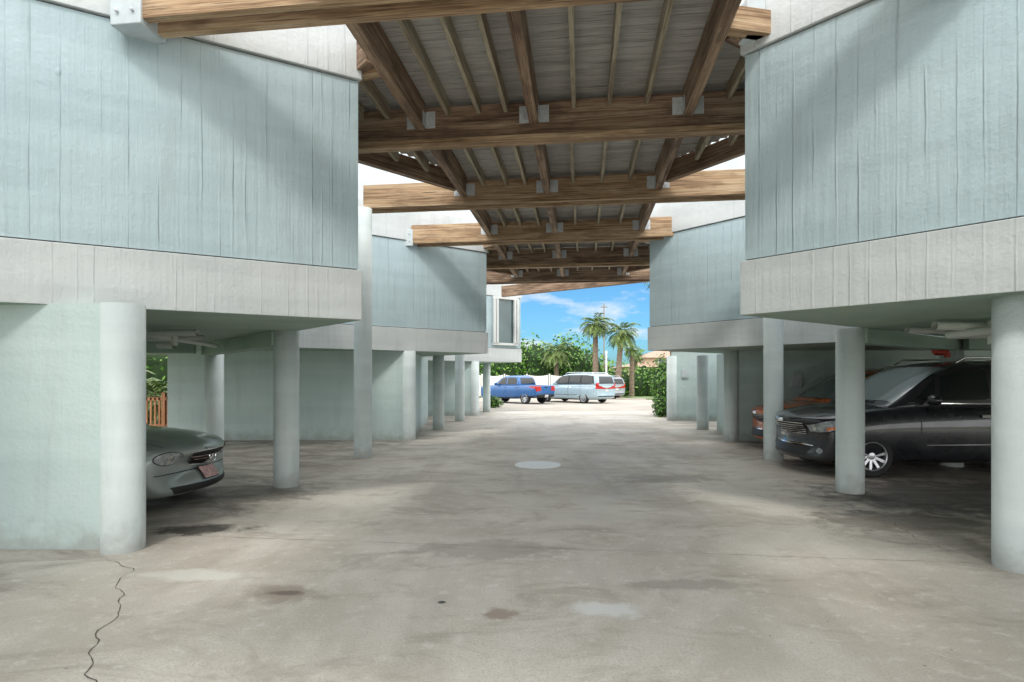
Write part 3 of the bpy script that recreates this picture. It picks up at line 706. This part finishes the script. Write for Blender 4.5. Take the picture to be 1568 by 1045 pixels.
while x<7.2:
    h=random.uniform(4.0,5.3); bl_.append((x,51+random.uniform(-1,1),h*.45,random.uniform(1.3,2.1),1.8,h*.58)); x+=1.15
foliage('sea_grape_hedge',bl_,12000,.14)
bl_=[(9.0+i*.9,50+random.uniform(-1,1),1.0,1.1,1.2,random.uniform(1.4,2.3)) for i in range(12)]
foliage('shrub_bed',bl_,2500,.13)
foliage('shrub',[(6.3,23.6,.8,.42,.7,1.1),(6.5,24.5,1.4,.5,.7,1.2),(6.1,23.2,.4,.35,.5,.55)],1800,.06)
foliage('shrub',[(-1.0,30.3,.25,.5,.4,.35)],500,.05)
foliage('boundary_hedge',[(-17,15+i*2.3,1.6,1.6,1.6,random.uniform(2,3)) for i in range(7)]+[(-15+i*1.5,25,1.5,1.4,1.4,2.6) for i in range(4)],5000,.1)
foliage('boundary_hedge',[(17+random.random(),4+i*2.2,1.8,1.5,1.6,random.uniform(2.2,3)) for i in range(9)]+[(11+i*1.7,25,1.5,1.4,1.4,2.6) for i in range(5)],6500,.1)
foliage('distant_tree_line',[(-80+i*6.5,110+random.uniform(-8,8),1.5,5,5,random.uniform(3,5.5)) for i in range(30)],6000,.5)
def palm(name,x,y,h,R,nf=34,tr=.17,lean=(0,0)):
    e=empty(name,(x,y,0)); mb=MB(); seg=14; N=max(3,int(h/.16)); ring=[]
    for k in range(N+1):
        f=k/N; c=Vector((lean[0]*f*f,lean[1]*f*f,h*f)); r=tr*(1.25-.35*f)+(.02 if k%2 else 0)
        ring.append([(c.x+r*math.cos(2*math.pi*i/seg),c.y+r*math.sin(2*math.pi*i/seg),c.z) for i in range(seg)])
    for a,b in zip(ring,ring[1:]):
        for i in range(seg): mb.face((a[i],a[(i+1)%seg],b[(i+1)%seg],b[i]),((0,0),)*4,M['bark'])
    top=Vector((lean[0],lean[1],h))
    for i in range(26):
        a=random.uniform(0,6.28); z=h-random.uniform(0,.9)
        d=Vector((math.cos(a),math.sin(a),1.2)).normalized(); p=Vector((lean[0],lean[1],z))
        mb.beam(p+d*.05,p+d*.32,.07,.02,M['bark'])
    mb.done('trunk',e,weld=False)
    mb=MB()
    for i in range(nf):
        a=i*2.399+random.uniform(-.2,.2); el=math.radians(75-115*(i/nf)+random.uniform(-10,10))
        hd=Vector((math.cos(a),math.sin(a),0)); L=R*random.uniform(.8,1.1)
        pts=[];p=top+Vector((0,0,random.uniform(-.1,.15)));ang=el;n=9
        for k in range(n+1):
            pts.append(p*1); ang-=math.radians(6+4*k/n)*(1.1 if el>0 else .6); p=p+(hd*math.cos(ang)+Vector((0,0,1))*math.sin(ang))*(L/n)
        mb.tube(pts[:6],.018,M['palmleaf'],4)
        for k in range(3,n+1):
            base=pts[k]; dr=(pts[k]-pts[k-1]).normalized(); sd=dr.cross(Vector((0,0,1))).normalized()
            for sg in (-1,1):
                for j in range(3):
                    fwd=.45+.35*j+.5*(k-3)/(n-3); l=L*.40*random.uniform(.75,1.1)*(1-.3*abs(k-6)/6)
                    b2=base-dr*(L/n)*(j/3)
                    dd=(sd*sg+dr*fwd+Vector((0,0,.12))).normalized(); tip=b2+dd*l+Vector((0,0,-.24*l))
                    mid=b2+dd*l*.5; wv=dr*.04*R
                    mb.face((b2,mid+wv,tip,mid-wv),((0,0),)*4,M['palmleaf'])
    mb.done('fronds',e,weld=False); return e
palm('palm_tree',6.75,46,5.9,1.35,40,.2)
palm('palm_tree',8.2,44,5.0,1.35,40,.2,lean=(.3,0))
palm('palm_tree',3.75,48,3.7,1.5)
palm('palm_tree',9.9,47,3.9,.8,24)
palm('palm_tree',11.3,52,3.6,.9,24)
palm('palm_tree',7.0,24.5,6.4,1.5,30)
palm('palmetto',-12.3,19.6,.9,1.3,26); palm('palmetto',-11.6,20.8,.7,1.2,22); palm('palmetto',-13.2,18.4,1.1,1.3,24)

# ---------------------------------------------------------------- site furniture
mb=MB(); x=-11.4
mb.beam((-11.4,17,.92),(-9.4,17,.92),.06,.09,M['fencewood']); mb.beam((-11.4,17,.12),(-9.4,17,.12),.05,.08,M['fencewood'])
while x<-9.4: mb.beam((x,17,.0 if int((x+20)*10)%9==0 else .08),(x,17,1.02),.05,.03,M['fencewood'],up=(0,-1,0)); x+=.125
for x in (-11.4,-10.4,-9.45): mb.beam((x,17.06,0),(x,17.06,1.15),.1,.1,M['fencewood'],up=(0,-1,0))
mb.done('wooden_fence')
mb=MB(); x=-6
while x<6:
    mb.beam((x,45.6,0),(x,45.6,1.9),.11,.11,M['whitepaint'],up=(0,-1,0)); 
    for i in range(9): mb.beam((x+.18+i*.18,45.6,.1),(x+.18+i*.18,45.6,1.8-.08*math.sin(math.pi*i/8)),.17,.02,M['whitepaint'],up=(0,-1,0))
    x+=1.8
mb.done('white_fence')
mb=MB(); mb.beam((9.5,43.5,0),(30,47,0),5,.06,M['grass']); mb.done('lawn')
mb=MB(); mb.beam((7.6,41.4,-.0),(30,45.3,0),.18,.12,M['lot']); mb.done('kerb')
mb=MB(); mb.cyl((7.05,42.5),.06,0,3.4,M['whitepaint'],16); mb.cyl((7.05,42.5),.09,3.4,3.6,M['whitepaint'],16,.05); mb.done('lamp_post')
mb=MB(); mb.cyl((9.7,60),.07,0,9.4,M['bark'],12,.05); mb.beam((9.35,60,9.0),(10.05,60,9.0),.1,.07,M['bark']); mb.done('utility_pole')
e=empty('house',(14.6,62,0))
mb=MB(); mb.prism([(-2.6,-3),(6,-3),(6,5),(-2.6,5)],0,2.7,M['stucco']); mb.prism([(-.6,-2),(5,-2),(5,4),(-.6,4)],2.7,3.7,M['stucco']); mb.done('walls',e)
mb=MB()
def hip(x0,y0,x1,y1,z,h):
    i=(y1-y0)/2; a=(x0,y0,z);b=(x1,y0,z);c=(x1,y1,z);d=(x0,y1,z);p=(x0+i,(y0+y1)/2,z+h);q=(x1-i,(y0+y1)/2,z+h)
    if p[0]>q[0]: p=q=((x0+x1)/2,(y0+y1)/2,z+h)
    for f in ((a,b,q,p),(c,d,p,q)): mb.face(f,((0,0),)*4,M['rooftile'])
    for f in ((b,c,q),(d,a,p)): mb.face(f,((0,0),)*3,M['rooftile'])
    mb.face((d,c,b,a),((0,0),)*4,M['stucco'])
hip(-3.1,-3.5,6.5,5.5,2.7,1.1); hip(-1,-2.4,5.4,4.4,3.7,1.2)
mb.done('roof',e)
mb=MB()
for x,z,w,h in ((-1.8,1.0,.9,1.2),(.2,1.0,.9,1.2),(.8,2.95,.8,.6),(3,1,1.2,1.2)):
    y=-3.03 if z<2 else -2.03
    mb.beam((x,y,z),(x+w,y,z),.05,h,M['winframe']); mb.quad((x+.08,y-.03,z+.08),(x+w-.08,y-.03,z+.08),(x+w-.08,y-.03,z+h-.08),(x+.08,y-.03,z+h-.08),M['winglass'])
mb.done('windows',e)
mb=MB(); mb.beam((7.0,14.27,1.35),(7.25,14.27,1.35),.1,.35,M['bracket']); mb.beam((6.3,21.1,1.6),(6.55,21.1,1.6),.08,.3,M['bracket']); mb.done('electrical_box')

# ---------------------------------------------------------------- light, sky, camera
EL=52; az=math.radians(7)
d=Vector((math.cos(math.radians(EL))*math.sin(az),math.cos(math.radians(EL))*math.cos(az),-math.sin(math.radians(EL))))
sl=bpy.data.lights.new('sun','SUN'); sl.energy=1.6; sl.angle=math.radians(9); sl.color=(1,.96,.89)
so=bpy.data.objects.new('sun',sl); COL.objects.link(so); so.rotation_euler=d.to_track_quat('-Z','Y').to_euler()
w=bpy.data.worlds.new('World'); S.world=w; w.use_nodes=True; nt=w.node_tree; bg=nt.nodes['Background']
N=nt.nodes.new; Lk=nt.links.new
sky=N('ShaderNodeTexSky'); sky.sky_type='NISHITA'; sky.sun_disc=False; sky.sun_elevation=math.radians(EL); sky.sun_rotation=math.radians(187)
tint=N('ShaderNodeMix'); tint.data_type='RGBA'; tint.blend_type='MULTIPLY'; tint.inputs[0].default_value=1; tint.inputs[7].default_value=(.36,.72,1.0,1); Lk(sky.outputs[0],tint.inputs[6])
tc=N('ShaderNodeTexCoord'); mp=N('ShaderNodeMapping'); mp.inputs['Scale'].default_value=(1,1,3.0)
nz=N('ShaderNodeTexNoise'); nz.inputs['Scale'].default_value=6.5; nz.inputs['Detail'].default_value=6; nz.inputs['Roughness'].default_value=.6
mr=N('ShaderNodeMapRange'); mr.inputs[1].default_value=.50; mr.inputs[2].default_value=.68; mr.inputs[4].default_value=.9
mx=N('ShaderNodeMix'); mx.data_type='RGBA'; mx.inputs[7].default_value=(6.3,6.6,6.9,1)
Lk(tc.outputs['Generated'],mp.inputs[0]); Lk(mp.outputs[0],nz.inputs['Vector']); Lk(nz.outputs[0],mr.inputs[0]); Lk(mr.outputs[0],mx.inputs[0])
Lk(tint.outputs[2],mx.inputs[6])
# added bright cloud fill light, unseen overhead and behind the camera; clear blue ahead
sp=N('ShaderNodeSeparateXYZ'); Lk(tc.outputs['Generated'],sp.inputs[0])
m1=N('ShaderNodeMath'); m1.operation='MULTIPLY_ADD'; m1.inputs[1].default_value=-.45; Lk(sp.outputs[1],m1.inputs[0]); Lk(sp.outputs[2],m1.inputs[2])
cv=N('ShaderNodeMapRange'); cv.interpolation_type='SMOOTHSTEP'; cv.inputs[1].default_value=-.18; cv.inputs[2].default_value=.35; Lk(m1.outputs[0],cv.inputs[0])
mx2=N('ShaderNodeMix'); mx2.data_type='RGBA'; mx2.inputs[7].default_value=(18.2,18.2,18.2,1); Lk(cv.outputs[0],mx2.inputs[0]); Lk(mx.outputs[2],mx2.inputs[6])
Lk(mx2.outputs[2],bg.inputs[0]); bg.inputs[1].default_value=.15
cam=bpy.data.cameras.new('camera'); co=bpy.data.objects.new('camera',cam); COL.objects.link(co); S.camera=co
co.location=(0,0,1.6); co.rotation_euler=(math.radians(90),0,0); cam.lens=20; cam.sensor_width=36; cam.shift_y=.0357; cam.clip_end=2000
S.view_settings.view_transform='Standard'; S.view_settings.look='None'; S.view_settings.exposure=0
